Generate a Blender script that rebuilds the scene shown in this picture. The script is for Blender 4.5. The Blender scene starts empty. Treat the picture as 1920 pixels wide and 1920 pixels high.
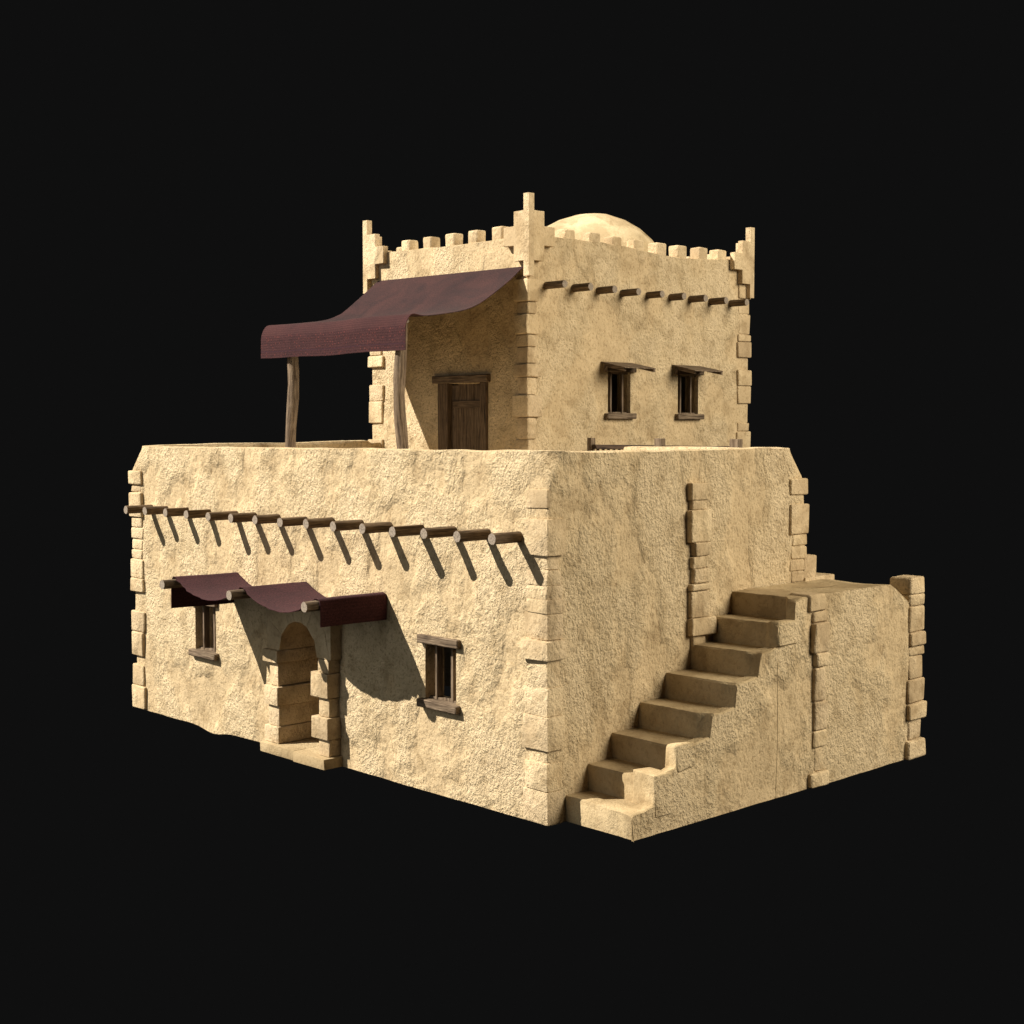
import bpy, bmesh, math, random
from mathutils import Vector, Matrix, noise
R = math.radians
sc = bpy.context.scene
C = sc.collection
random.seed(7)

# ------------------------------------------------------------------ materials
def new_mat(name):
    m = bpy.data.materials.new(name); m.use_nodes = True
    nt = m.node_tree; nt.nodes.clear()
    out = nt.nodes.new('ShaderNodeOutputMaterial')
    b = nt.nodes.new('ShaderNodeBsdfPrincipled')
    nt.links.new(b.outputs[0], out.inputs[0])
    return m, nt, b

def N(nt, t, **kw):
    n = nt.nodes.new('ShaderNode' + t)
    for k, v in kw.items():
        if k in n.inputs.keys(): n.inputs[k].default_value = v
        else: setattr(n, k, v)
    return n

def ramp(nt, src, stops):
    r = nt.nodes.new('ShaderNodeValToRGB')
    el = r.color_ramp.elements
    while len(el) < len(stops): el.new(0.5)
    for e, (p, c) in zip(el, stops):
        e.position = p; e.color = (*c, 1) if len(c) == 3 else c
    nt.links.new(src, r.inputs[0]); return r

def math_n(nt, op, a, b=None, c=None):
    m = nt.nodes.new('ShaderNodeMath'); m.operation = op
    for i, v in enumerate((a, b, c)):
        if v is None: continue
        if isinstance(v, (int, float)): m.inputs[i].default_value = v
        else: nt.links.new(v, m.inputs[i])
    return m.outputs[0]

def plaster(name, base, grain=1.0, blotch=1.0, dist=0.03, island=0.0):
    m, nt, b = new_mat(name); L = nt.links.new
    tc = N(nt, 'TexCoord'); co = tc.outputs['Object']
    st = N(nt, 'Mapping'); st.inputs['Scale'].default_value = (1, 1, .75); L(co, st.inputs[0])
    big = N(nt, 'TexNoise', Scale=1.15, Detail=3.0, Roughness=0.50); L(st.outputs[0], big.inputs['Vector'])
    mid = N(nt, 'TexNoise', Scale=2.6, Detail=4.0, Roughness=0.55, Distortion=0.3); L(co, mid.inputs['Vector'])
    spk = N(nt, 'TexNoise', Scale=30.0, Detail=4.0, Roughness=0.7); L(co, spk.inputs['Vector'])
    brk = N(nt, 'TexNoise', Scale=9.0, Detail=5.0, Roughness=0.65); L(co, brk.inputs['Vector'])
    jit = math_n(nt, 'MULTIPLY', math_n(nt, 'SUBTRACT', brk.outputs[0], 0.5), 0.16)
    r1 = ramp(nt, math_n(nt, 'ADD', big.outputs[0], jit), [(0.40, (1.06, 1.07, 1.09)), (0.48, (.98, .98, .97)), (0.57, (.735, .71, .675))])
    r2 = ramp(nt, math_n(nt, 'ADD', mid.outputs[0], jit), [(0.37, (.76, .735, .70)), (0.46, (.98, .98, .98)), (0.56, (1.03, 1.03, 1.03)), (0.64, (1.12, 1.13, 1.15))])
    m1 = N(nt, 'Mix', data_type='RGBA', blend_type='MULTIPLY'); m1.inputs[0].default_value = min(1, .8 * blotch)
    m1.inputs[6].default_value = (*base, 1); L(r1.outputs[0], m1.inputs[7])
    mx = N(nt, 'Mix', data_type='RGBA', blend_type='MULTIPLY'); mx.inputs[0].default_value = min(1, .75 * blotch)
    L(m1.outputs[2], mx.inputs[6]); L(r2.outputs[0], mx.inputs[7])
    r3 = ramp(nt, spk.outputs[0], [(0.28, (.72, .68, .62)), (0.52, (1, 1, 1))])
    mu = N(nt, 'Mix', data_type='RGBA', blend_type='MULTIPLY'); mu.inputs[0].default_value = 0.22
    L(mx.outputs[2], mu.inputs[6]); L(r3.outputs[0], mu.inputs[7])
    L(mu.outputs[2], b.inputs['Base Color'])
    b.inputs['Roughness'].default_value = 0.95
    b.inputs['Specular IOR Level'].default_value = 0.12
    # rough trowelled grain: pits and lumps, rubbed smooth in patches
    sq = N(nt, 'Mapping'); sq.inputs['Scale'].default_value = (1, 1, .8); L(co, sq.inputs[0])
    n1r = n1 = N(nt, 'TexNoise', Scale=23.0, Detail=5.0, Roughness=0.66); L(sq.outputs[0], n1r.inputs['Vector'])
    n2 = N(nt, 'TexNoise', Scale=52.0, Detail=3.0, Roughness=0.6); L(sq.outputs[0], n2.inputs['Vector'])
    n0 = N(nt, 'TexNoise', Scale=8.0, Detail=3.0, Roughness=0.6); L(sq.outputs[0], n0.inputs['Vector'])
    lo = N(nt, 'TexNoise', Scale=3.0, Detail=3.0); L(co, lo.inputs['Vector'])
    mk = ramp(nt, big.outputs[0], [(0.48, (1, 1, 1)), (0.58, (.34, .34, .34))])
    h = math_n(nt, 'ADD', math_n(nt, 'ADD', math_n(nt, 'MULTIPLY', n1.outputs[0], 1.7), math_n(nt, 'MULTIPLY', n2.outputs[0], 0.55)), math_n(nt, 'MULTIPLY', n0.outputs[0], 1.1))
    h = math_n(nt, 'MULTIPLY', h, mk.outputs[0])
    h = math_n(nt, 'MULTIPLY', h, grain)
    h = math_n(nt, 'ADD', h, math_n(nt, 'MULTIPLY', lo.outputs[0], 1.0))
    pit = ramp(nt, n1r.outputs[0], [(0.37, (.50, .45, .38)), (0.47, (1, 1, 1))])
    mp2 = N(nt, 'Mix', data_type='RGBA', blend_type='MULTIPLY'); mp2.inputs[0].default_value = 0.62 * min(1, grain)
    L(mu.outputs[2], mp2.inputs[6]); L(pit.outputs[0], mp2.inputs[7]); L(mp2.outputs[2], b.inputs['Base Color'])
    if island:
        ge = N(nt, 'NewGeometry'); ri = ramp(nt, ge.outputs['Random Per Island'], [(0, (.80, .78, .78)), (1, (1.06, 1.06, 1.04))])
        mi = N(nt, 'Mix', data_type='RGBA', blend_type='MULTIPLY'); mi.inputs[0].default_value = island
        L(mp2.outputs[2], mi.inputs[6]); L(ri.outputs[0], mi.inputs[7]); L(mi.outputs[2], b.inputs['Base Color'])
    bp = N(nt, 'Bump', Strength=1.0, Distance=dist); L(h, bp.inputs['Height'])
    L(bp.outputs[0], b.inputs['Normal'])
    return m

def wood(name, c1, c2, gs=1.0):
    m, nt, b = new_mat(name); L = nt.links.new
    uv = N(nt, 'TexCoord').outputs['UV']
    mp = N(nt, 'Mapping'); mp.inputs['Scale'].default_value = (2.2, 30 * gs, 1); L(uv, mp.inputs[0])
    n = N(nt, 'TexNoise', Scale=1.0, Detail=6.0, Roughness=0.65, Distortion=0.6); L(mp.outputs[0], n.inputs['Vector'])
    n2 = N(nt, 'TexNoise', Scale=5.0, Detail=4.0); L(uv, n2.inputs['Vector'])
    r = ramp(nt, n.outputs[0], [(0.30, [x * .35 for x in c2]), (0.42, c2), (0.60, c1)])
    r2 = ramp(nt, n2.outputs[0], [(0.3, (.75, .72, .7)), (0.65, (1.1, 1.08, 1.05))])
    mu = N(nt, 'Mix', data_type='RGBA', blend_type='MULTIPLY'); mu.inputs[0].default_value = 1.0
    L(r.outputs[0], mu.inputs[6]); L(r2.outputs[0], mu.inputs[7]); L(mu.outputs[2], b.inputs['Base Color'])
    b.inputs['Roughness'].default_value = 0.85; b.inputs['Specular IOR Level'].default_value = 0.2
    bp = N(nt, 'Bump', Strength=0.9, Distance=0.012); L(n.outputs[0], bp.inputs['Height']); L(bp.outputs[0], b.inputs['Normal'])
    return m

def endgrain():
    m, nt, b = new_mat('end_grain'); L = nt.links.new
    co = N(nt, 'TexCoord').outputs['Object']
    n = N(nt, 'TexNoise', Scale=45.0, Detail=4.0); L(co, n.inputs['Vector'])
    r = ramp(nt, n.outputs[0], [(0.3, (.14, .11, .085)), (0.6, (.29, .235, .185))]); L(r.outputs[0], b.inputs['Base Color'])
    b.inputs['Roughness'].default_value = 0.9
    bp = N(nt, 'Bump', Strength=0.6, Distance=0.01); L(n.outputs[0], bp.inputs['Height']); L(bp.outputs[0], b.inputs['Normal'])
    return m

def cloth(name, c1, c2, band=None):
    """woven fabric; UV.x runs along the hem, UV.y down the drape in metres"""
    m, nt, b = new_mat(name); L = nt.links.new
    uv = N(nt, 'TexCoord').outputs['UV']
    sp = N(nt, 'SeparateXYZ'); L(uv, sp.inputs[0]); U, V = sp.outputs[0], sp.outputs[1]
    n = N(nt, 'TexNoise', Scale=1.6, Detail=6.0, Roughness=0.7, Distortion=0.6); L(uv, n.inputs['Vector'])
    f = N(nt, 'TexNoise', Scale=38.0, Detail=4.0, Roughness=0.7); L(uv, f.inputs['Vector'])
    r = ramp(nt, n.outputs[0], [(0.32, c2), (0.62, c1)])
    rf = ramp(nt, f.outputs[0], [(0.34, (.50, .48, .54)), (0.66, (1.5, 1.42, 1.38))])
    mu = N(nt, 'Mix', data_type='RGBA', blend_type='MULTIPLY'); mu.inputs[0].default_value = 1.0
    L(r.outputs[0], mu.inputs[6]); L(rf.outputs[0], mu.inputs[7]); col = mu.outputs[2]
    st = math_n(nt, 'SINE', math_n(nt, 'MULTIPLY', V, 2 * math.pi / 0.045))
    st = math_n(nt, 'MULTIPLY', math_n(nt, 'ADD', st, 1.0), 0.5)
    hh = math_n(nt, 'MULTIPLY', f.outputs[0], 0.8)
    if band:
        inb = math_n(nt, 'GREATER_THAN', V, band)
        # ribbed stripes, then a brocade band made of small leafy figures
        rs = ramp(nt, st, [(0.25, (.62, .55, .6)), (0.75, (1.18, 1.1, 1.05))])
        m2 = N(nt, 'Mix', data_type='RGBA', blend_type='MULTIPLY'); L(math_n(nt, 'MULTIPLY', inb, 0.7), m2.inputs[0])
        L(col, m2.inputs[6]); L(rs.outputs[0], m2.inputs[7]); col = m2.outputs[2]
        red = N(nt, 'Mix', data_type='RGBA', blend_type='MIX'); L(math_n(nt, 'MULTIPLY', inb, 0.35), red.inputs[0])
        L(col, red.inputs[6]); red.inputs[7].default_value = (.058, .015, .016, 1); col = red.outputs[2]
        inc = math_n(nt, 'GREATER_THAN', V, band + 0.50)
        vo = N(nt, 'TexVoronoi', Scale=15.0, feature='F1', Randomness=0.55); L(uv, vo.inputs['Vector'])
        rv = ramp(nt, vo.outputs[0], [(0.22, (1.9, 1.5, 1.35)), (0.40, (.5, .45, .6)), (0.6, (1.0, .95, 1.0))])
        m3 = N(nt, 'Mix', data_type='RGBA', blend_type='MULTIPLY'); L(math_n(nt, 'MULTIPLY', inc, 0.75), m3.inputs[0])
        L(col, m3.inputs[6]); L(rv.outputs[0], m3.inputs[7]); col = m3.outputs[2]
        # woven seam line
        dl = math_n(nt, 'ABSOLUTE', math_n(nt, 'SUBTRACT', V, band + 0.80))
        ln = math_n(nt, 'LESS_THAN', dl, 0.012)
        m4 = N(nt, 'Mix', data_type='RGBA', blend_type='MIX'); L(math_n(nt, 'MULTIPLY', ln, 0.8), m4.inputs[0])
        L(col, m4.inputs[6]); m4.inputs[7].default_value = (.03, .01, .016, 1); col = m4.outputs[2]
        hh = math_n(nt, 'ADD', hh, math_n(nt, 'MULTIPLY', math_n(nt, 'MULTIPLY', st, inb), 0.2))
    else:
        m2 = N(nt, 'Mix', data_type='RGBA', blend_type='MULTIPLY'); m2.inputs[0].default_value = 0.35
        L(col, m2.inputs[6]); rs = ramp(nt, st, [(0.2, (.7, .7, .7)), (0.8, (1.1, 1.1, 1.1))]); L(rs.outputs[0], m2.inputs[7]); col = m2.outputs[2]
    L(col, b.inputs['Base Color'])
    b.inputs['Roughness'].default_value = 0.9; b.inputs['Specular IOR Level'].default_value = 0.15
    b.inputs['Sheen Weight'].default_value = 0.03
    bp = N(nt, 'Bump', Strength=0.8, Distance=0.01); L(hh, bp.inputs['Height']); L(bp.outputs[0], b.inputs['Normal'])
    return m

M = dict(
    wall=plaster('rough_plaster', (.665, .520, .330), dist=.038),
    stone=plaster('dressed_stone', (.632, .494, .318), grain=.62, blotch=1.1, dist=0.03, island=.8),
    step=plaster('worn_step_stone', (.46, .352, .21), grain=.5, dist=0.022),
    dome=plaster('dome_plaster', (.60, .475, .30), grain=.30, blotch=1.3),
    wood=wood('weathered_wood', (.215, .163, .116), (.095, .067, .045)),
    door=wood('old_door_wood', (.165, .118, .078), (.085, .058, .038), 1.2),
    end=endgrain(), beam=wood('beam_wood', (.19, .135, .085), (.085, .057, .034)), dark=wood('dark_wood', (.06, .038, .022), (.03, .018, .011)),
    canopy=cloth('woven_maroon_cloth', (.046, .021, .021), (.022, .013, .015), band=2.62),
    awning=cloth('plain_maroon_cloth', (.062, .022, .026), (.040, .015, .019)),
)

# ------------------------------------------------------------------ helpers
def obj(name, bm, mat, parent=None, sharp=35, uv=None, smooth=True):
    me = bpy.data.meshes.new(name)
    bmesh.ops.recalc_face_normals(bm, faces=bm.faces)
    if uv:
        lay = bm.loops.layers.uv.verify()
        for f in bm.faces:
            for lp in f.loops: lp[lay].uv = uv(lp.vert.co, f)
    bm.to_mesh(me); bm.free()
    mats = mat if isinstance(mat, (list, tuple)) else [mat]
    for m in mats: me.materials.append(M[m])
    if smooth:
        me.shade_smooth(); me.set_sharp_from_angle(angle=R(sharp))
    o = bpy.data.objects.new(name, me); C.objects.link(o)
    if parent: o.parent = parent
    return o

def empty(name, loc=(0, 0, 0), rz=0, parent=None):
    o = bpy.data.objects.new(name, None); C.objects.link(o)
    o.empty_display_size = .2; o.location = loc; o.rotation_euler = (0, 0, rz)
    if parent: o.parent = parent
    return o

def thing(o, label, cat, group=None):
    o['label'] = label; o['category'] = cat
    if group: o['group'] = group
    return o

def disp(p, a=0.030):
    q = Vector(p)
    return noise.noise_vector(q * 0.55) * a + noise.noise_vector(q * 1.7 + Vector((9, 3, 5))) * a * .45 + noise.noise_vector(q * 5.0) * a * .10

def add_box(bm, x0, x1, y0, y1, z0, z1, bev=0.02, jit=0.0, seg=2, rnd=random):
    x0, x1 = min(x0, x1), max(x0, x1); y0, y1 = min(y0, y1), max(y0, y1)
    t = bmesh.new()
    bmesh.ops.create_cube(t, size=1)
    for v in t.verts:
        v.co = Vector((x0 + (v.co.x + .5) * (x1 - x0) + rnd.uniform(-jit, jit),
                       y0 + (v.co.y + .5) * (y1 - y0) + rnd.uniform(-jit, jit),
                       z0 + (v.co.z + .5) * (z1 - z0) + rnd.uniform(-jit, jit) * .5))
    if bev: bmesh.ops.bevel(t, geom=t.edges[:], offset=bev, segments=seg, affect='EDGES', profile=0.6)
    me = bpy.data.meshes.new('t'); t.to_mesh(me); t.free(); bm.from_mesh(me); bpy.data.meshes.remove(me)

def box(name, mat, parent, dims, bev=.012, jit=.004, uvax=None, seg=1):
    bm = bmesh.new(); add_box(bm, *dims, bev=bev, jit=jit, seg=seg)
    s = [dims[1] - dims[0], dims[3] - dims[2], dims[5] - dims[4]]
    return obj(name, bm, mat, parent, uv=axuv(uvax if uvax is not None else s.index(max(s))))

def axuv(ax, off=0.0):
    k = random.uniform(0, 50)
    o = [i for i in range(3) if i != ax]
    return lambda c, f: (c[ax] + k, c[o[0]] * .9 + c[o[1]] * 1.1 + k)

def log(name, parent, a, b, r, n=9, mat=('wood', 'end'), wob=0.0, rings=1, rnd=random):
    """round timber from a to b, end-grain caps"""
    a, b = Vector(a), Vector(b); d = (b - a); L = d.length; d.normalize()
    up = Vector((0, 0, 1)) if abs(d.z) < .9 else Vector((1, 0, 0))
    s = d.cross(up).normalized(); u = s.cross(d)
    bm = bmesh.new(); rs = []
    prof = [1 + rnd.uniform(-.07, .07) for _ in range(n)]
    ph = rnd.uniform(0, 6.28)
    for i in range(rings + 1):
        t = i / rings
        off = (s * math.sin(t * 5 + ph) + u * math.cos(t * 4.1 + ph)) * wob * math.sin(math.pi * t)
        k = 1 + (rnd.uniform(-.07, .07) if rings > 1 else 0)
        rs.append([bm.verts.new(a + d * (L * t) + off + (s * math.cos(2 * math.pi * j / n) + u * math.sin(2 * math.pi * j / n)) * r * prof[j] * k) for j in range(n)])
    lay = bm.loops.layers.uv.verify(); ko = rnd.uniform(0, 40)
    for i in range(rings):
        for j in range(n):
            f = bm.faces.new((rs[i][j], rs[i][(j + 1) % n], rs[i + 1][(j + 1) % n], rs[i + 1][j]))
            for lp, (ii, jj) in zip(f.loops, ((i, j), (i, j + 1), (i + 1, j + 1), (i + 1, j))):
                lp[lay].uv = (L * ii / rings + ko, jj / n * 2 * math.pi * r + ko)
    for ring in (rs[0][::-1], rs[-1]):
        f = bm.faces.new(ring); f.material_index = 1
    return obj(name, bm, list(mat), parent, sharp=50)

def lines(a, b, step, extra=()):
    n = max(1, round((b - a) / step)); s = {round(a + (b - a) * i / n, 4) for i in range(n + 1)}
    for e in extra:
        s = {v for v in s if abs(v - e) > step * .35 or v in (round(a, 4), round(b, 4))}
    return sorted(s | {round(e, 4) for e in extra if a < e < b} | {round(a, 4), round(b, 4)})

def ring_block(x0, x1, y0, y1, z0, H, step=.15, holes=(), rad=lambda z: .03, top=None, wave_from=None, par=None, floor=None, amp=.03, brk=(), flat=False):
    """hollow plastered block walked round its perimeter. holes: (side, u0, u1, za, zb, depth); par: parapet thickness"""
    bm = bmesh.new(); W = (x1 - x0, y1 - y0)
    hu = {s: sorted({v for h in holes if h[0] == s for v in h[1:3]}) for s in range(4)}
    cu = [.05, .12, .2, .3, .42]
    def us(s):
        a, b = (x0, x1) if s in (0, 2) else (y0, y1)
        ex = list(hu[s]) + [a + c for c in cu] + [b - c for c in cu] + [v for (q, v) in brk if q == s]
        return lines(a, b, step, ex)
    P = []
    for s in range(4):
        L = us(s)
        if s in (2, 3): L = L[::-1]
        P += [(s, u) for u in L[:-1]]
    if wave_from is None: wave_from = H - .8
    hz = sorted({v for h in holes for v in h[3:5]})
    Z = lines(z0, H, step, list(hz) + [H - .05, H - .15, H - .3])
    def base(s, u, z):
        r = rad(z)
        a, b = (x0, x1) if s in (0, 2) else (y0, y1)
        du = min(u - a, b - u)
        ins = 0.0
        if du < r:
            th = math.pi / 4 * (1 - du / r)
            nd = r - r * math.sin(th); ins = r - r * math.cos(th)
            u = a + nd if u - a < b - u else b - nd
        return {0: (u, y0 + ins), 1: (x1 - ins, u), 2: (u, y1 - ins), 3: (x0 + ins, u)}[s]
    rows = []
    for z in Z:
        row = []
        for s, u in P:
            x, y = base(s, u, z)
            zz = z
            if top:
                T = top(x, y)
                if T < wave_from: zz = z0 + (z - z0) * (T - z0) / (H - z0)
                elif z > wave_from: zz = z + (T - H) * (z - wave_from) / (H - wave_from)
            p = Vector((x, y, zz)); d = disp(p, amp)
            near = [1.0] + [max(0, abs(v - u) / .25) for (ss, a_, b_, c_, e_, _) in holes if ss == s and c_ - .2 < z < e_ + .2 for v in (a_, b_)]
            d *= min(near) if min(near) < 1 else 1
            if z > H - .2: d.z *= .35
            if z == z0:
                d.z *= .4
                if s == 0 and x0 < -10.4 and y0 == 0: d.z -= .07 * math.exp(-((x + 7.9) / .35) ** 2)
            row.append(bm.verts.new(p + d))
        rows.append(row)
    n = len(P)
    def in_hole(s, uc, zc):
        for h in holes:
            if h[0] == s and h[1] < uc < h[2] and h[3] < zc < h[4]: return True
    ends = {0: x1, 1: y1, 2: x0, 3: y0}
    for i in range(len(Z) - 1):
        for j in range(n):
            s, u = P[j]; k = (j + 1) % n
            u2 = P[k][1] if P[k][0] == s else ends[s]
            if in_hole(s, (u + u2) / 2, (Z[i] + Z[i + 1]) / 2): continue
            bm.faces.new((rows[i][j], rows[i][k], rows[i + 1][k], rows[i + 1][j]))
    # reveals: pull the open edges of each hole inwards
    nin = {0: Vector((0, 1, 0)), 1: Vector((-1, 0, 0)), 2: Vector((0, -1, 0)), 3: Vector((1, 0, 0))}
    for h in holes:
        s, ua, ub, za, zb, dep = h
        js = [j for j in range(n) if P[j][0] == s and ua - 1e-3 <= P[j][1] <= ub + 1e-3]
        iz = [i for i in range(len(Z)) if za - 1e-3 <= Z[i] <= zb + 1e-3]
        loop = [(iz[0], j) for j in js] + [(i, js[-1]) for i in iz[1:]] + [(iz[-1], j) for j in js[::-1][1:]] + [(i, js[0]) for i in iz[::-1][1:-1]]
        inner = [bm.verts.new(rows[i][j].co + nin[s] * dep) for i, j in loop]
        for a in range(len(loop)):
            b = (a + 1) % len(loop)
            bm.faces.new((rows[loop[a][0]][loop[a][1]], rows[loop[b][0]][loop[b][1]], inner[b], inner[a]))
    if par:
        prev = rows[-1]
        specs = [(.02, .012), (par * .5, .02), (par - .03, .012), (par, -.03), (par, -(H - floor))]
        for q, (ins, dz) in enumerate(specs):
            cur = []
            for j, (s, u) in enumerate(P):
                c = rows[-1][j].co
                x = min(max(c.x, x0 + ins), x1 - ins); y = min(max(c.y, y0 + ins), y1 - ins)
                z = c.z + dz if q < 4 else min(floor, c.z - .03)
                if q < 4: z += noise.noise(Vector((x, y, 3)) * 2.2) * .012
                cur.append(bm.verts.new((x, y, z)))
            for j in range(n):
                k = (j + 1) % n
                try: bm.faces.new((prev[j], prev[k], cur[k], cur[j]))
                except ValueError: pass
            prev = cur
    else:
        prev = rows[-1]; steps = 6
        for q in range(1, steps + 1):
            t = q / steps; cur = []
            cx, cy = (x0 + x1) / 2, (y0 + y1) / 2
            for j, (s, u) in enumerate(P):
                c = rows[-1][j].co
                ins = t * min(W) / 2 * .98
                x = min(max(c.x, x0 + ins), x1 - ins); y = min(max(c.y, y0 + ins), y1 - ins)
                z = (top(x, y) if top else H) + noise.noise(Vector((x, y, 8)) * 1.5) * .02
                cur.append(bm.verts.new((x, y, z)))
            for j in range(n):
                k = (j + 1) % n
                bm.faces.new((prev[j], prev[k], cur[k], cur[j]))
            prev = cur
        bm.faces.new(prev)
    bmesh.ops.remove_doubles(bm, verts=bm.verts, dist=.0015)
    bmesh.ops.dissolve_degenerate(bm, edges=bm.edges, dist=.0005)
    return bm

# ------------------------------------------------------------------ the house
house = thing(empty('house'), 'sand coloured two storey plaster house with stone corners, outside stair and domed upper room', 'house')
XU, YU, YB = -5.93, 5.39, 11.83      # upper storey: right wall, front wall, back wall
H1, H2 = 4.68, 8.43
T1 = .36

def rad_low(z): return .04 + .52 * max(0, min(1, (z - 4.22) / .44))
def top_low(x, y):
    if y > 5.0 and -10.06 < x < -3.35: return 3.74
    if y > 5.0: return 4.66
    return H1 + noise.noise(Vector((x * .35, y * .35, 1.5))) * .02 - .025 * max(0, -x / 10.4) + (.06 * y / 5.45 if x < -9.9 else 0)
WIN_L = (-8.36, -7.72); WIN_R = (-2.37, -1.73)
low_holes = [(0, WIN_L[0], WIN_L[1], 1.28, 2.05, .34), (0, WIN_R[0], WIN_R[1], 1.28, 2.05, .34),
             (0, -5.70, -4.52, 0.02, 2.12, .15)]
bm = ring_block(-10.42, 0, 0, 5.45, 0, H1, step=.14, holes=low_holes, rad=rad_low, top=top_low, wave_from=4.1,
                par=T1, floor=3.75, brk=[(2, -3.35), (2, -3.365), (2, -10.06), (2, -10.045)], amp=.043)
obj('ground_floor_wall', bm, 'wall', house)

bm = bmesh.new()
add_box(bm, -10.3, -.1, .1, 5.44, 3.60, 3.752, bev=0)
obj('terrace_floor', bm, 'step', house)

def top_up(x, y):
    if y < YU + .6:
        t = (x + 10.49) / 4.56
        return 8.47 - .06 * t - .03 * math.sin(math.pi * t)
    if x > XU - .6:
        pts = [(5.4, 8.45), (6.1, 8.44), (7.2, 8.435), (8.1, 8.415), (9.0, 8.36), (9.7, 8.335), (10.5, 8.37), (11.2, 8.43), (11.9, 8.45)]
        for (a, za), (b, zb) in zip(pts, pts[1:]):
            if a <= y <= b: return za + (zb - za) * (y - a) / (b - a)
    return 8.44 + noise.noise(Vector((x, y, 4)) * .6) * .03
up_holes = [(1, 7.50, 8.14, 5.25, 6.04, .34), (1, 9.55, 10.19, 5.25, 6.04, .34), (0, -8.12, -7.10, 3.80, 5.82, .16)]
bm = ring_block(-10.49, XU, YU, YB, 0, H2, step=.16, holes=up_holes, rad=lambda z: .05, top=top_up, wave_from=7.9,
                par=.30, floor=8.0, amp=.028)
obj('upper_storey_wall', bm, 'wall', house)
bm = bmesh.new(); add_box(bm, -10.3, XU - .15, YU + .15, YB - .15, 7.8, 8.0, bev=0)
obj('upper_roof', bm, 'step', house)

# rear ground-floor wing behind the terrace
bm = ring_block(-5.8, -1.25, 5.40, 6.80, 0, 3.72, step=.3, rad=lambda z: .04)
obj('rear_wing', bm, 'wall', house)

# dome: few-sided, slightly lumpy cap
bm = bmesh.new(); bmesh.ops.create_uvsphere(bm, u_segments=14, v_segments=14, radius=1)
bmesh.ops.delete(bm, geom=[v for v in bm.verts if v.co.z < -.05], context='VERTS')
for v in bm.verts:
    c = v.co
    k = 1 + noise.noise(Vector((c.x * 1.4, c.y * 1.4, c.z * 1.4 + 3))) * .05
    v.co = Vector((-8.2 + c.x * 1.62 * k, 9.42 + c.y * 1.62 * k, 7.95 + c.z * 1.48 * (1 + (k - 1) * .6)))
obj('dome', bm, 'dome', house, sharp=60)

# merlons on the upper parapet
def merlon(x0, x1, y0, y1, zb, zt):
    bm = bmesh.new(); add_box(bm, x0, x1, y0, y1, zb, zt, bev=.045, jit=.014, seg=3)
    obj('merlon', bm, 'stone', house)
for x in (-9.556, -8.90, -8.235, -7.585, -6.925):
    merlon(x, x + .255, YU + .035, YU + .28, 8.30, 8.655)
for y in (6.36, 7.02, 7.645, 8.285, 8.92, 9.555, 10.225, 10.84):
    merlon(XU - .275, XU - .03, y, y + .285, 8.22, 8.60 if 7.2 < y < 10 else 8.62)
for x in (-9.556, -8.90, -8.235, -7.585, -6.925):
    merlon(x, x + .255, YB - .28, YB - .035, 8.30, 8.655)
for y in (6.02, 6.70, 7.40, 8.07, 8.75, 9.43, 10.11, 10.79):
    merlon(-10.455, -10.21, y, y + .27, 8.30, 8.66)

# stepped corner pinnacles: two plates meeting at the corner
def pinnacle(cx, cy, sx, sy):
    t = .125
    prof = [(0, 7.68), (.135, 7.68), (.135, 7.96), (.395, 7.96), (.395, 8.235), (.66, 8.235), (.66, 8.58), (.395, 8.58), (.395, 8.84), (.135, 8.84), (.135, 9.135), (0, 9.135)]
    bm = bmesh.new()
    for ax in (0, 1):
        lo = 0 if ax == 0 else t
        pr = [(max(a, lo), z) for a, z in prof]
        if ax == 1: pr = [(a if a > lo else lo, z) for a, z in pr]
        fs = []
        for d in (0, t):
            vs = []
            for a, z in pr:
                if ax == 0: c = (cx - sx * a, cy - sy * d, z)
                else: c = (cx - sx * d, cy - sy * a, z)
                vs.append(bm.verts.new(c))
            fs.append(vs)
        bm.faces.new(fs[0]); bm.faces.new(fs[1][::-1])
        n = len(pr)
        for i in range(n):
            j = (i + 1) % n
            bm.faces.new((fs[0][i], fs[0][j], fs[1][j], fs[1][i]))
    bmesh.ops.recalc_face_normals(bm, faces=bm.faces)
    ed = [e for e in bm.edges if e.is_manifold and e.calc_face_angle(0) > 1.2 and not (abs(e.verts[0].co.x - cx) < .14 and abs(e.verts[0].co.y - cy) < .14)]
    bmesh.ops.bevel(bm, geom=ed, offset=.008, segments=1, affect='EDGES')
    obj('corner_pinnacle', bm, 'stone', house)
pinnacle(XU + .135, YU - .11, 1, -1)
pinnacle(-10.60, YU - .11, -1, -1)
pinnacle(XU + .135, YB - .0, 1, 1)
pinnacle(-10.60, YB + .0, -1, 1)

# quoins: rough dressed stones up each corner; one part per corner
ZQ = [4.23, 3.98, 3.85, 3.40, 3.22, 3.02, 2.84, 2.67, 2.33, 2.08, 1.74, 1.38, .94, .79, .42, 0.0]
SC = [(.022, .36, .27), (.004, .33, .22), (.055, .36, .27), (.0, .35, .22), (.012, .36, .24), (.020, .36, .25), (.030, .35, .27), (.018, .40, .26),
      (.062, .41, .29), (.004, .33, .22), (.030, .40, .25), (.045, .41, .28), (.002, .32, .22), (.018, .38, .25), (.032, .42, .27)]
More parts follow.
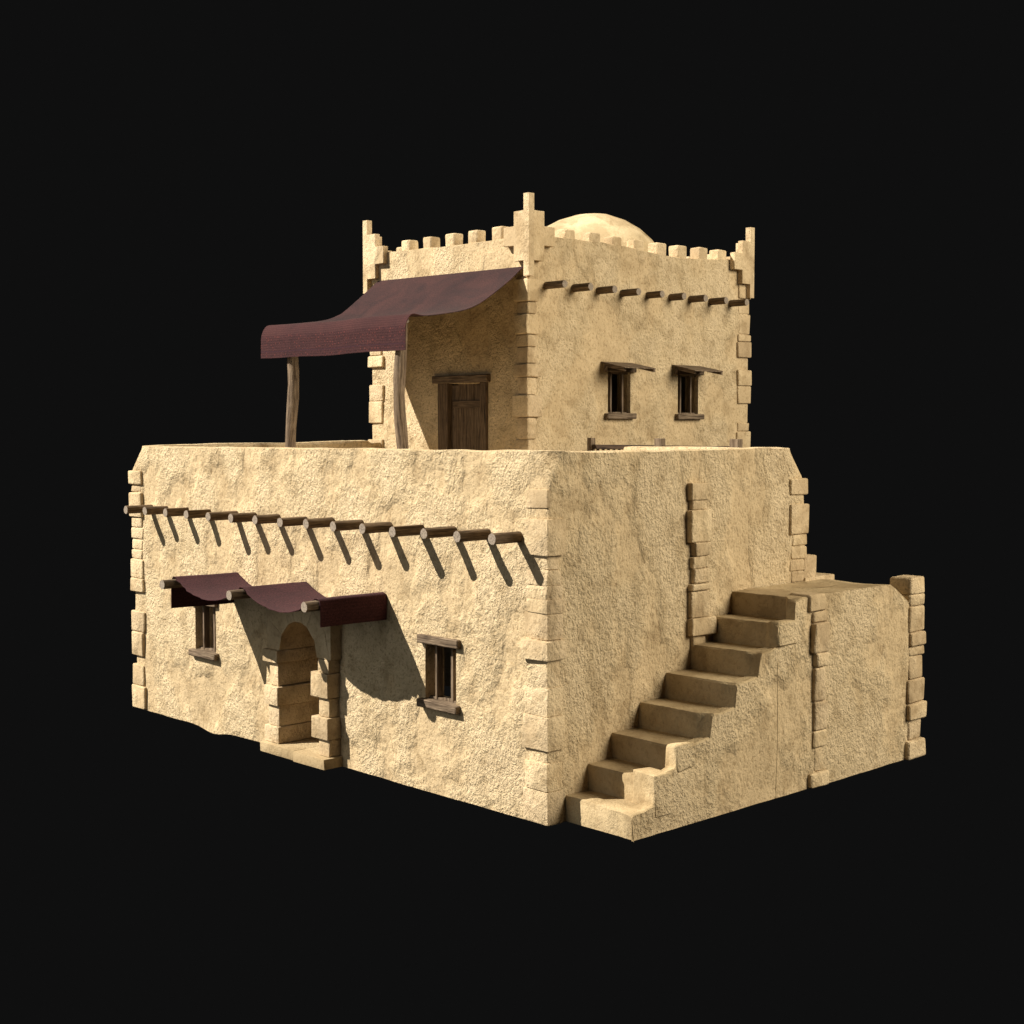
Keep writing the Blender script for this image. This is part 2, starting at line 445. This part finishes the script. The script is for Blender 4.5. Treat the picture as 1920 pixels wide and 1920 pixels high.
#      proud   A-leg  B-leg   (cycled down the column)
SZ = [(.065, .40, .40), (.03, .34, .33), (.075, .40, .42), (.035, .36, .34), (.05, .39, .36), (.035, .37, .38), (.045, .36, .34), (.065, .40, .38),
      (.085, .40, .40), (.02, .34, .30), (.075, .42, .40), (.075, .38, .38), (.015, .33, .30), (.05, .38, .36), (.08, .42, .40)]
def quoin(cx, cy, sx, sy, zs, seed, pb=0.0, la=1.0, lb=1.0, skip=(), shift=0, px=None, SZ=SZ, sc_=.72):
    rnd = random.Random(seed); bm = bmesh.new()
    for i, (zt, zb) in enumerate(zip(zs, zs[1:])):
        p, A, B = SZ[(i + shift) % len(SZ)]
        if i in skip: p, A, B = -.05 - pb, A - .03, B - .03
        p = p * sc_ + pb + rnd.uniform(-.008, .008); q = p + rnd.uniform(-.01, .01)
        g = rnd.uniform(.001, .004)
        add_box(bm, cx + sx * (p if px is None else px), cx - sx * A * la, cy + sy * q, cy - sy * B * lb, zb + g, zt - g, bev=.018 if SZ is SC else .034, jit=.010, seg=2 if SZ is SC else 3, rnd=rnd)
    for v in bm.verts:
        v.co += noise.noise_vector(v.co * 4) * .008
        v.co.z = max(v.co.z, -.01)
    return obj('corner_quoin', bm, 'stone', house)
quoin(0, 0, 1, -1, ZQ, 1, SZ=SC, sc_=1.0)
quoin(-10.42, 0, -1, -1, ZQ, 2, la=.95, skip=(9, 12))
quoin(0, 5.45, 1, 1, ZQ[:8] + [2.55], 3, lb=1.0, skip=(1,))
zt = [7.68, 7.65, 7.24, 7.02, 6.65, 6.43, 6.13, 5.89, 5.57, 5.17, 4.77, 4.4, 4.0, 3.7]
quoin(XU, YU, 1, -1, zt, 4, sc_=1.0, la=1, lb=1, SZ=[(.03, .30, .20), (.075, .31, .22), (.03, .27, .18), (.06, .30, .22), (.045, .27, .19), (.05, .26, .20), (.07, .31, .26), (.035, .24, .18), (.09, .33, .28), (.045, .24, .18)])
quoin(-10.49, YU, -1, -1, [6.93, 6.7, 6.43, 6.19, 5.84, 5.51, 5.07, 4.75, 4.3, 3.8], 5, pb=.01, la=1.05, skip=(3, 6), shift=0)
quoin(XU, YB, 1, 1, [7.96, 7.66, 7.34, 6.92, 6.77, 6.44, 6.19, 5.85, 5.48, 5.08, 4.9, 4.45, 4.0], 6, pb=-.005, lb=1.0, shift=4)
# quoin run built into the stair side wall
rnd = random.Random(12); bm = bmesh.new()
for i, (a, b_, y0, y1, p) in enumerate([(4.23, 3.99, 2.70, 3.08, .09), (3.99, 3.86, 2.73, 3.05, .07), (3.86, 3.41, 2.68, 3.11, .11), (3.41, 3.22, 2.76, 3.08, .12),
                                       (3.22, 3.05, 2.72, 3.07, .09), (3.05, 2.84, 2.74, 3.08, .10), (2.84, 2.74, 2.69, 3.09, .12), (2.74, 2.37, 2.70, 3.09, .10),
                                       (2.37, 2.12, 2.68, 3.20, .13), (2.12, 1.9, 2.76, 3.02, .08)]):
    add_box(bm, -.1, p, y0, y1, b_ + .001, a - .001, bev=.03, jit=.014, seg=3, rnd=rnd)
obj('wall_quoin', bm, 'stone', house)

# vigas: round beams through the walls
for x, z, l in [(-9.72, 3.57, .5), (-9.23, 3.57, .41), (-8.55, 3.57, .41), (-7.87, 3.57, .42), (-7.04, 3.58, .52), (-6.48, 3.58, .46), (-5.83, 3.58, .44), (-5.12, 3.58, .47),
                (-4.46, 3.59, .47), (-3.76, 3.59, .5), (-3.11, 3.59, .48), (-2.40, 3.59, .52), (-1.73, 3.6, .53), (-1.06, 3.6, .54), (-.46, 3.6, .49)]:
    log('roof_beam', house, (x - .03, .25, z + .01), (x - .03, -l, z + .005), .072, mat=('beam', 'end'))
for y, z, l in [(5.854, 7.546, .473), (6.566, 7.545, .435), (7.229, 7.541, .419), (7.891, 7.54, .425), (8.631, 7.546, .37), (9.305, 7.55, .353), (9.921, 7.542, .396), (10.552, 7.538, .413), (11.203, 7.541, .432)]:
    log('roof_beam', house, (XU - .25, y, z), (XU + l, y, z), .070, mat=('beam', 'end'))

# windows (local: x to the right along the wall, -y outwards)
def window(parent, loc, rz, w, h, board=False):
    e = empty('window', loc, rz, parent)
    bm = bmesh.new(); f0, f1 = .06, .165
    for a, b in ((.132, .178), (w - .178, w - .132)): add_box(bm, a, b, f0, f1, 0, h, bev=.004, jit=.002, seg=1)
    add_box(bm, .0, w, f0 + .01, f1 - .01, h - .035, h, bev=.004, seg=1)
    add_box(bm, .0, w, f0 + .01, f1 - .01, 0, .03, bev=.004, seg=1)
    obj('frame', bm, 'wood', e, uv=axuv(2))
    box('lintel', 'wood', e, (-.10, w + .10, -.075, .14, h + .0, h + .115), bev=.012, jit=.006)
    box('sill', 'wood', e, (-.09, w + .09, -.10, .17, -.105, .005), bev=.014, jit=.008)
    if board:
        bm = bmesh.new(); add_box(bm, -.195, w + .05 + .0, -.60, .0, 0, .022, bev=.005, jit=.006, seg=1)
        for v in bm.verts: v.co.z += h + .165 + v.co.y * .20
        obj('rain_board', bm, 'wood', e, uv=axuv(1))
        for bx in (-.09, w + .10):
            bm = bmesh.new(); add_box(bm, bx, bx + .055, -.50, .05, -.06, 0, bev=.006, seg=1)
            for v in bm.verts:
                v.co.z += h + .155 + v.co.y * .20
            obj('bracket', bm, 'wood', e, uv=axuv(1))
    return e
window(house, (WIN_R[0], 0, 1.28), 0, .64, .77)
window(house, (WIN_L[0], 0, 1.28), 0, .64, .77)
window(house, (XU, 7.50, 5.25), R(90), .64, .79, board=True)
window(house, (XU, 9.55, 5.25), R(90), .64, .79, board=True)

# ground-floor doorway: stone jambs, arch, step
dw = empty('doorway', (-5.1, 0, 0), 0, house)
def jamb(xs, seed):
    rnd = random.Random(seed); bm = bmesh.new()
    for x0, x1, zb, zt, yf in xs:
        add_box(bm, x0 + 5.1, x1 + 5.1, yf, .62, zb + .003, zt - .003, bev=.018, jit=.006, seg=2, rnd=rnd)
    obj('door_jamb', bm, 'stone', dw)
jamb([(-5.95, -5.57, .16, .42, -.25), (-5.88, -5.60, .42, .74, -.215), (-5.94, -5.565, .74, 1.04, -.265), (-5.84, -5.605, 1.04, 1.40, -.215), (-5.95, -5.555, 1.40, 1.60, -.275)], 3)
jamb([(-4.56, -4.31, .16, .415, -.215), (-4.69, -4.29, .415, .745, -.265), (-4.56, -4.31, .745, 1.03, -.215), (-4.70, -4.285, 1.03, 1.40, -.265), (-4.56, -4.30, 1.40, 1.60, -.225)], 4)
# arch ring and spandrels above the springing, one body with a round hole
bm = bmesh.new(); ac = (0.015, 1.60); ar = .485; nA = 16
def aprof():
    inner = [(ac[0] - ar * math.cos(math.pi * i / nA), ac[1] + ar * math.sin(math.pi * i / nA)) for i in range(nA + 1)]
    outer = []
    for i in range(nA + 1):
        th = math.pi * i / nA
        c, s = -math.cos(th), math.sin(th)
        k = min(.82 / max(abs(c), 1e-6), .80 / max(s, 1e-6))
        outer.append((ac[0] + c * k - .0 * c, ac[1] + s * k))
    return inner, outer
inn, outp = aprof()
fr = [[bm.verts.new((x, yy, z)) for x, z in pr] for pr in (inn, outp) for yy in (-.21, .62)]
iF, iB, oF, oB = fr
for i in range(nA):
    for a, b in ((iF, oF), (iB, oB), (iF, iB), (oF, oB)): bm.faces.new((a[i], a[i + 1], b[i + 1], b[i]))
for i in (0, nA): bm.faces.new((iF[i], oF[i], oB[i], iB[i]))
obj('door_arch', bm, 'stone', dw, sharp=40)
bm = bmesh.new()                                                     # voussoirs standing a finger proud
cuts = [0, .17, .34, .44, .56, .66, .83, 1]
for k in range(7):
    a0, a1 = math.pi * cuts[k] + .006, math.pi * cuts[k + 1] - .006
    vs = []
    for yy in (-.216, -.15):
        for a, rr in ((a0, ar + .005), (a1, ar + .005), (a1, .79), (a0, .79)):
            vs.append(bm.verts.new((.015 - math.cos(a) * rr, yy, 1.60 + math.sin(a) * rr)))
    for q in ((0, 1, 2, 3), (7, 6, 5, 4), (0, 4, 5, 1), (1, 5, 6, 2), (2, 6, 7, 3), (3, 7, 4, 0)): bm.faces.new([vs[i] for i in q])
obj('voussoirs', bm, 'stone', dw, sharp=30)
bm = bmesh.new()
add_box(bm, -.86, .05, -.325, .6, 0.0, .155, bev=.016, jit=.01); add_box(bm, .055, .835, -.345, .6, 0.0, .16, bev=.016, jit=.01)
obj('doorstep', bm, 'step', dw)
bm = bmesh.new()
for k in range(5): add_box(bm, -.56 + k * .225, -.56 + k * .225 + .22, .62, .67, .16, 2.2, bev=.006, jit=.003, seg=1)
obj('door', bm, 'door', dw, uv=axuv(2))

# upper door on the terrace
du = empty('upper_door', (-8.38, YU, 3.75), 0, house)
box('door_lintel', 'wood', du, (-.10, 1.46, -.10, .12, 2.07, 2.215), bev=.015, jit=.01)
box('door_post', 'door', du, (.02, .30, -.055, .13, 0, 2.07), bev=.012, jit=.006)
box('door_post', 'door', du, (1.22, 1.40, -.055, .13, 0, 2.07), bev=.012, jit=.006)
bm = bmesh.new()
for k, (a, b, zt) in enumerate(((.31, .50, 2.035), (.505, .72, 2.06), (.725, .93, 2.065), (.935, 1.215, 2.04))):
    add_box(bm, a, b, .06, .10, .01, zt, bev=.007, jit=.004, seg=1)
obj('door_leaf', bm, 'door', du, uv=axuv(2))
box('door_rail', 'door', du, (.36, 1.18, .025, .058, 1.60, 1.74), bev=.008, jit=.004)
box('door_rail', 'door', du, (.36, 1.18, .025, .058, .35, .49), bev=.008, jit=.004)

# ------------------------------------------------------------------ stair and landing
S = 1.187
inn = []; outr = []
ys = [.30, .71, 1.19, 1.72, 2.25, 2.77, 3.22, 3.66]; zs = [.33, .66, .99, 1.33, 1.67, 2.01, 2.35, 2.665]
oy = [(.30, 0, .262, .325), (.665, .365, .69, .69), (1.10, .765, 1.13, .99), (1.735, 1.045, 1.785, 1.335), (2.25, 1.36, 2.288, 1.67), (2.75, 1.70, 2.81, 2.01), (3.165, 2.05, 3.18, 2.36), (3.55, 2.345, 3.57, 2.655)]
for k in range(8):
    zb = zs[k - 1] if k else 0
    y, z = ys[k], zs[k]
    a, b, c, d = oy[k]
    inn += [(y + .012, zb), (y, z - .025), (y + .018, z), (y + .2, z + .004)]
    outr += [(a, b), (c, d - .03), (c + .03, d), (c + .2, d + (.03 if k == 1 else .01))]
inn.append((4.06, 2.67)); outr.append((4.06, 2.67))
xs = [-.15, 0.0, .12, .24, .36, .48, .6, .72, .82, .90, .96, 1.0, 1.04, 1.09, 1.14, 1.165, S]
bm = bmesh.new(); G = []
for x in xs:
    t = 0 if x < .96 else min(1, (x - .96) / .08); t = t * t * (3 - 2 * t)
    row = []
    for (yi, zi), (yo, zo) in zip(inn, outr):
        p = Vector((x, yi + (yo - yi) * t, zi + (zo - zi) * t))
        if x >= 1.15: p.z -= .02 if x == S else 0
        if p.z > .01: p += disp(p, .014)
        if p.z > .01: p += noise.noise_vector(p * 7) * .005
        if p.z > .01 and x > .95: q = noise.noise_vector(p * 4.5) * .030 * min(1, (x - .95) / .1); p += Vector((q.x * .4, q.y * .2, q.z))
        row.append(bm.verts.new(p))
    G.append(row)
for a, b in zip(G, G[1:]):
    for i in range(len(inn) - 1): bm.faces.new((a[i], a[i + 1], b[i + 1], b[i]))
def side(row, sgn):
    nz = 14; cols = []
    for v in row:
        col = [v]
        for q in range(1, nz + 1):
            p = Vector((v.co.x, v.co.y, v.co.z * (1 - q / nz)))
            if sgn > 0 and q < nz:
                p.x += noise.noise(p * 1.3) * .018 - .11 * math.exp(-(((p.y - 1.27) / .12) ** 2 + ((p.z - .80) / .10) ** 2)) - .04 * math.exp(-(((p.y - 3.2) / .10) ** 2 + ((p.z - 2.0) / .08) ** 2))
            col.append(bm.verts.new(p))
        cols.append(col)
    for a, b in zip(cols, cols[1:]):
        for i in range(nz): bm.faces.new((a[i], a[i + 1], b[i + 1], b[i]))
side(G[-1], 1); side(G[0], -1)
bmesh.ops.remove_doubles(bm, verts=bm.verts, dist=.001)
rnd = random.Random(3)                                               # worn lumps left standing on the outer edge
n0 = len(bm.verts)
add_box(bm, .985, S + .008, 1.085, 1.46, .70, 1.035, bev=.05, jit=.02, seg=3, rnd=rnd)
add_box(bm, 1.02, S + .012, 3.17, 3.62, 2.05, 2.385, bev=.05, jit=.02, seg=3, rnd=rnd)
add_box(bm, .80, S + .004, .675, 1.0, .20, .735, bev=.035, jit=.015, seg=3, rnd=rnd)
bm.verts.ensure_lookup_table()
for v in bm.verts[n0:]:
    v.co += noise.noise_vector(v.co * 5) * .02
st = obj('stair_steps', bm, ['step', 'wall'], house, sharp=38)
for p in st.data.polygons:
    if abs(p.normal.x) > .8: p.material_index = 1
def top_land(x, y): return 2.68 - .62 * max(0, y - 5.92) - .02 * math.sin(x * 3)
bm = ring_block(.02, S, 3.9, 6.82, 0, 2.68, step=.13, rad=lambda z: .035, top=top_land, wave_from=1.5, amp=.028)
land = obj('landing', bm, ['wall', 'step'], house)
for p in land.data.polygons:
    if p.normal.z > .6: p.material_index = 1
bm = ring_block(-1.25, .05, 5.40, 6.80, 0, 2.66, step=.2, rad=lambda z: .035, top=lambda x, y: 2.665 - .5 * max(0, y - 6.15), wave_from=1.5, amp=.02)
obj('rear_landing', bm, 'step', house)
def run(seq, seed, nm='corner_quoin'):
    rnd = random.Random(seed); bm = bmesh.new()
    for zt_, zb_, y0, y1, p in seq:
        add_box(bm, .87, S + p * .85, y0, y1, zb_ + .001, zt_ - .001, bev=.040, jit=.015, seg=3, rnd=rnd)
    for v in bm.verts: v.co += noise.noise_vector(v.co * 4) * .008
    obj(nm, bm, 'stone', house)
run([(2.705, 2.46, 3.86, 4.22, .05), (2.46, 2.30, 3.95, 4.24, .06), (2.30, 1.88, 3.93, 4.27, .10), (1.88, 1.68, 3.98, 4.27, .09), (1.68, 1.20, 3.96, 4.22, .075), (1.20, .80, 3.97, 4.28, .06),
     (.80, .55, 3.98, 4.29, .05), (.55, .21, 4.02, 4.2, .03), (.21, 0, 3.90, 4.33, .085)], 21)
run([(2.75, 2.49, 6.39, 6.80, .06), (2.49, 2.31, 6.42, 6.83, .06), (2.31, 1.92, 6.40, 6.84, .06), (1.92, 1.71, 6.42, 6.83, .08), (1.71, 1.56, 6.41, 6.84, .06), (1.56, 1.21, 6.42, 6.80, .05),
     (1.21, .85, 6.38, 6.83, .08), (.85, .59, 6.40, 6.88, .10), (.59, .28, 6.44, 6.78, .04), (.28, 0, 6.38, 6.86, .10)], 22)
bm = bmesh.new()
add_box(bm, -.6, .03, 5.40, 5.73, 2.6, 3.06, bev=.03, jit=.012); add_box(bm, -.6, .05, 5.40, 6.20, 2.5, 2.735, bev=.025, jit=.012)
obj('rear_quoin', bm, 'stone', house)

# ------------------------------------------------------------------ terrace railing
rl = thing(empty('railing', (-3.0, 5.64, 3.73)), 'dark wooden railing with thin balusters on the terrace behind the parapet', 'railing')
for x, w in ((-4.60 + 3.0, .10), (-3.03 + 3.0, .15), (-1.45 + 3.0, .17)):
    box('post', 'wood', rl, (x - w / 2, x + w / 2, -.06, .06, 0, 1.075), bev=.008)
box('rail', 'dark', rl, (-1.55, 1.5, -.035, .035, .885, .96), bev=.008)
for k in range(23):
    x = -1.46 + k * .125
    if abs(x + .03) < .1: continue
    box('baluster', 'dark', rl, (x, x + .04, -.02, .02, 0.0, .885), bev=.004)

# ------------------------------------------------------------------ cloth
def cloth_mesh(P, uvs, name, mat, parent, th=.012):
    """P: grid rows of points; solidified by hand to a real thickness"""
    bm = bmesh.new(); lay = bm.loops.layers.uv.verify()
    r_, c_ = len(P), len(P[0])
    nrm = [[None] * c_ for _ in P]
    for i in range(r_):
        for j in range(c_):
            a = P[min(i + 1, r_ - 1)][j] - P[max(i - 1, 0)][j]; b = P[i][min(j + 1, c_ - 1)] - P[i][max(j - 1, 0)]
            nrm[i][j] = a.cross(b).normalized()
    A = [[bm.verts.new(P[i][j]) for j in range(c_)] for i in range(r_)]
    B = [[bm.verts.new(P[i][j] - nrm[i][j] * th) for j in range(c_)] for i in range(r_)]
    def q(vs, us):
        f = bm.faces.new(vs)
        for lp, u in zip(f.loops, us): lp[lay].uv = u
    for i in range(r_ - 1):
        for j in range(c_ - 1):
            us = (uvs[i][j], uvs[i][j + 1], uvs[i + 1][j + 1], uvs[i + 1][j])
            q((A[i][j], A[i][j + 1], A[i + 1][j + 1], A[i + 1][j]), us)
            q((B[i + 1][j], B[i + 1][j + 1], B[i][j + 1], B[i][j]), us[::-1])
    for i in range(r_ - 1):
        for j in (0, c_ - 1): q((A[i][j], A[i + 1][j], B[i + 1][j], B[i][j]), (uvs[i][j],) * 4)
    for j in range(c_ - 1):
        for i in (0, r_ - 1): q((A[i][j], A[i][j + 1], B[i][j + 1], B[i][j]), (uvs[i][j],) * 4)
    return obj(name, bm, mat, parent, sharp=60)

def smooth_path(pts, n):
    """Catmull-Rom resample of 2-D points"""
    out = []
    m = len(pts) - 1
    for s in range(m):
        p0 = pts[max(s - 1, 0)]; p1 = pts[s]; p2 = pts[s + 1]; p3 = pts[min(s + 2, m)]
        for k in range(n):
            t = k / n
            out.append(tuple(.5 * ((2 * b) + (-a + c) * t + (2 * a - 5 * b + 4 * c - d) * t * t + (-a + 3 * b - 3 * c + d) * t ** 3) for a, b, c, d in zip(p0, p1, p2, p3)))
    out.append(pts[-1]); return out

# terrace canopy
cp = thing(empty('canopy', (-8.2, 4.0, 3.75)), 'large maroon cloth canopy on two rough posts shading the upper door', 'canopy')
off = Vector((-8.2, 4.0, 3.75))
PL = [(5.385, 7.915), (5.08, 7.67), (4.55, 7.28), (4.38, 7.185), (4.02, 7.06), (3.3, 6.945), (2.95, 6.905), (2.72, 6.87), (2.61, 6.70), (2.595, 6.5), (2.59, 6.27)]
PR = [(5.385, 7.865), (5.05, 7.61), (4.67, 7.353), (4.30, 7.141), (3.94, 7.013), (3.40, 6.905), (3.06, 6.862), (2.80, 6.875), (2.67, 6.70), (2.66, 6.5), (2.66, 6.272)]
pl, pr_ = smooth_path(PL, 5), smooth_path(PR, 5)
nc = 34; P = []; UV = []; L = 0; lastp = None
for i, (a, b) in enumerate(zip(pl, pr_)):
    m_ = ((a[0] + b[0]) / 2, (a[1] + b[1]) / 2)
    if lastp: L += math.dist(m_, lastp)
    lastp = m_
    row = []; ur = []
    for j in range(nc + 1):
        t = j / nc
        x = -10.245 + t * (10.245 - 6.035)
        sag = .035 * math.sin(math.pi * t) * math.sin(math.pi * min(1, i / 30))
        p = Vector((x, a[0] + (b[0] - a[0]) * t, a[1] + (b[1] - a[1]) * t - sag))
        p.z += noise.noise(Vector((x * .8, p.y * .8, 2))) * .03 * min(1, i / 5)
        if i > 34: p.y += noise.noise(Vector((x * 1.6, 0, 7))) * .03
        row.append(p - off); ur.append((x, L))
    P.append(row); UV.append(ur)
CANOPY_LEN = L
cloth_mesh(P, UV, 'cloth', 'canopy', cp)
log('post', cp, Vector((-9.50, 2.77, 3.752)) - off, Vector((-9.55, 2.78, 6.80)) - off, .108, n=9, wob=.05, rings=12)
log('post', cp, Vector((-6.30, 2.82, 3.752)) - off, Vector((-6.38, 2.86, 6.80)) - off, .104, n=9, wob=.05, rings=12)
log('crossbeam', cp, Vector((-10.1, 2.80, 6.79)) - off, Vector((-6.24, 2.86, 6.79)) - off, .05, n=8)

# entrance awning
aw = thing(empty('awning', (-5.15, 0, 2.58)), 'small maroon cloth awning sagging over three poles above the arched doorway', 'awning')
off = Vector((-5.15, 0, 2.58))
PX = [-7.05, -5.15, -3.29]
for x in PX: log('pole', aw, Vector((x, .15, 2.585)) - off, Vector((x, -1.355, 2.572)) - off, .072, n=9, rings=2)
sec = [(-7.135, 2.175), (-7.13, 2.40), (-7.125, 2.58), (-7.085, 2.655), (-7.03, 2.665), (-6.93, 2.61), (-6.65, 2.49), (-6.30, 2.42), (-5.96, 2.405), (-5.62, 2.46), (-5.36, 2.56), (-5.22, 2.645),
       (-5.15, 2.665), (-5.08, 2.635), (-4.85, 2.53), (-4.50, 2.43), (-4.12, 2.405), (-3.78, 2.46), (-3.48, 2.57), (-3.36, 2.645), (-3.29, 2.665), (-3.225, 2.64), (-3.21, 2.56), (-3.205, 2.42), (-3.21, 2.288)]
path = smooth_path(sec, 4)
P = []; UV = []; L = 0; lastp = None; rnd = random.Random(5); nr = 14
for i, (x, z) in enumerate(path):
    if lastp: L += math.dist((x, z), lastp)
    lastp = (x, z); row = []; ur = []
    fray = rnd.uniform(-.02, .02) if 12 < i < 80 else 0
    for j in range(nr + 1):
        t = j / nr; y = -1.15 + t * 1.14
        if j == 0: y += fray
        k = noise.noise(Vector((x * 1.2, y * 1.2, 4))) * .012
        row.append(Vector((x, y + (.04 * t if 0 else 0), z + k)) - off); ur.append((y, L))
    P.append(row); UV.append(ur)
cloth_mesh(P, UV, 'cloth', 'awning', aw, th=-.008)

# ------------------------------------------------------------------ light
w = bpy.data.worlds.new('World'); sc.world = w; w.use_nodes = True
w.node_tree.nodes['Background'].inputs[0].default_value = (.0048, .0048, .0048, 1)
w.node_tree.nodes['Background'].inputs[1].default_value = 1.0
def aim(o, d): o.rotation_euler = Vector(d).to_track_quat('-Z', 'Y').to_euler()
def lamp(name, typ, loc, tgt, energy, col, size):
    l = bpy.data.lights.new(name, typ); l.energy = energy; l.color = col
    if typ == 'AREA': l.shape = 'DISK'; l.size = size
    else: l.shadow_soft_size = size
    o = bpy.data.objects.new(name, l); C.objects.link(o); o.location = loc; aim(o, Vector(tgt) - Vector(loc)); o['kind'] = 'helper'
    return o
tgt = Vector((-4.5, 3, 3))
kd = Vector((-.74, -1, 1.07)).normalized()
DK = 150
lamp('key_lamp', 'POINT', tgt + kd * DK, tgt, 9.0 * 4 * math.pi * DK * DK, (1, .93, .80), .55)
lamp('side_fill_lamp', 'AREA', tgt + Vector((1, .52, .56)).normalized() * 36, tgt, 17200, (1, .90, .705), 22)
lamp('front_fill_lamp', 'AREA', tgt + Vector((-.1, -1, .25)).normalized() * 36, tgt, 2300, (1, 1, .92), 26)

# ------------------------------------------------------------------ camera
cam = bpy.data.cameras.new('Camera'); co = bpy.data.objects.new('Camera', cam); C.objects.link(co); sc.camera = co
cam.sensor_width = 36; cam.lens = 36 * 2667 / 1920; cam.clip_end = 500
yaw, pitch = R(46.6), math.atan(160 / 2667)
co.location = (12.478, -12.408, 5.0)
aim(co, (-math.sin(yaw) * math.cos(pitch), math.cos(yaw) * math.cos(pitch), -math.sin(pitch)))
sc.view_settings.view_transform = 'Standard'; sc.view_settings.look = 'None'
sc.view_settings.exposure = 0; sc.view_settings.gamma = 1; sc.view_settings.use_curve_mapping = False
sc.cycles.max_bounces = 6
sc.render.film_transparent = False
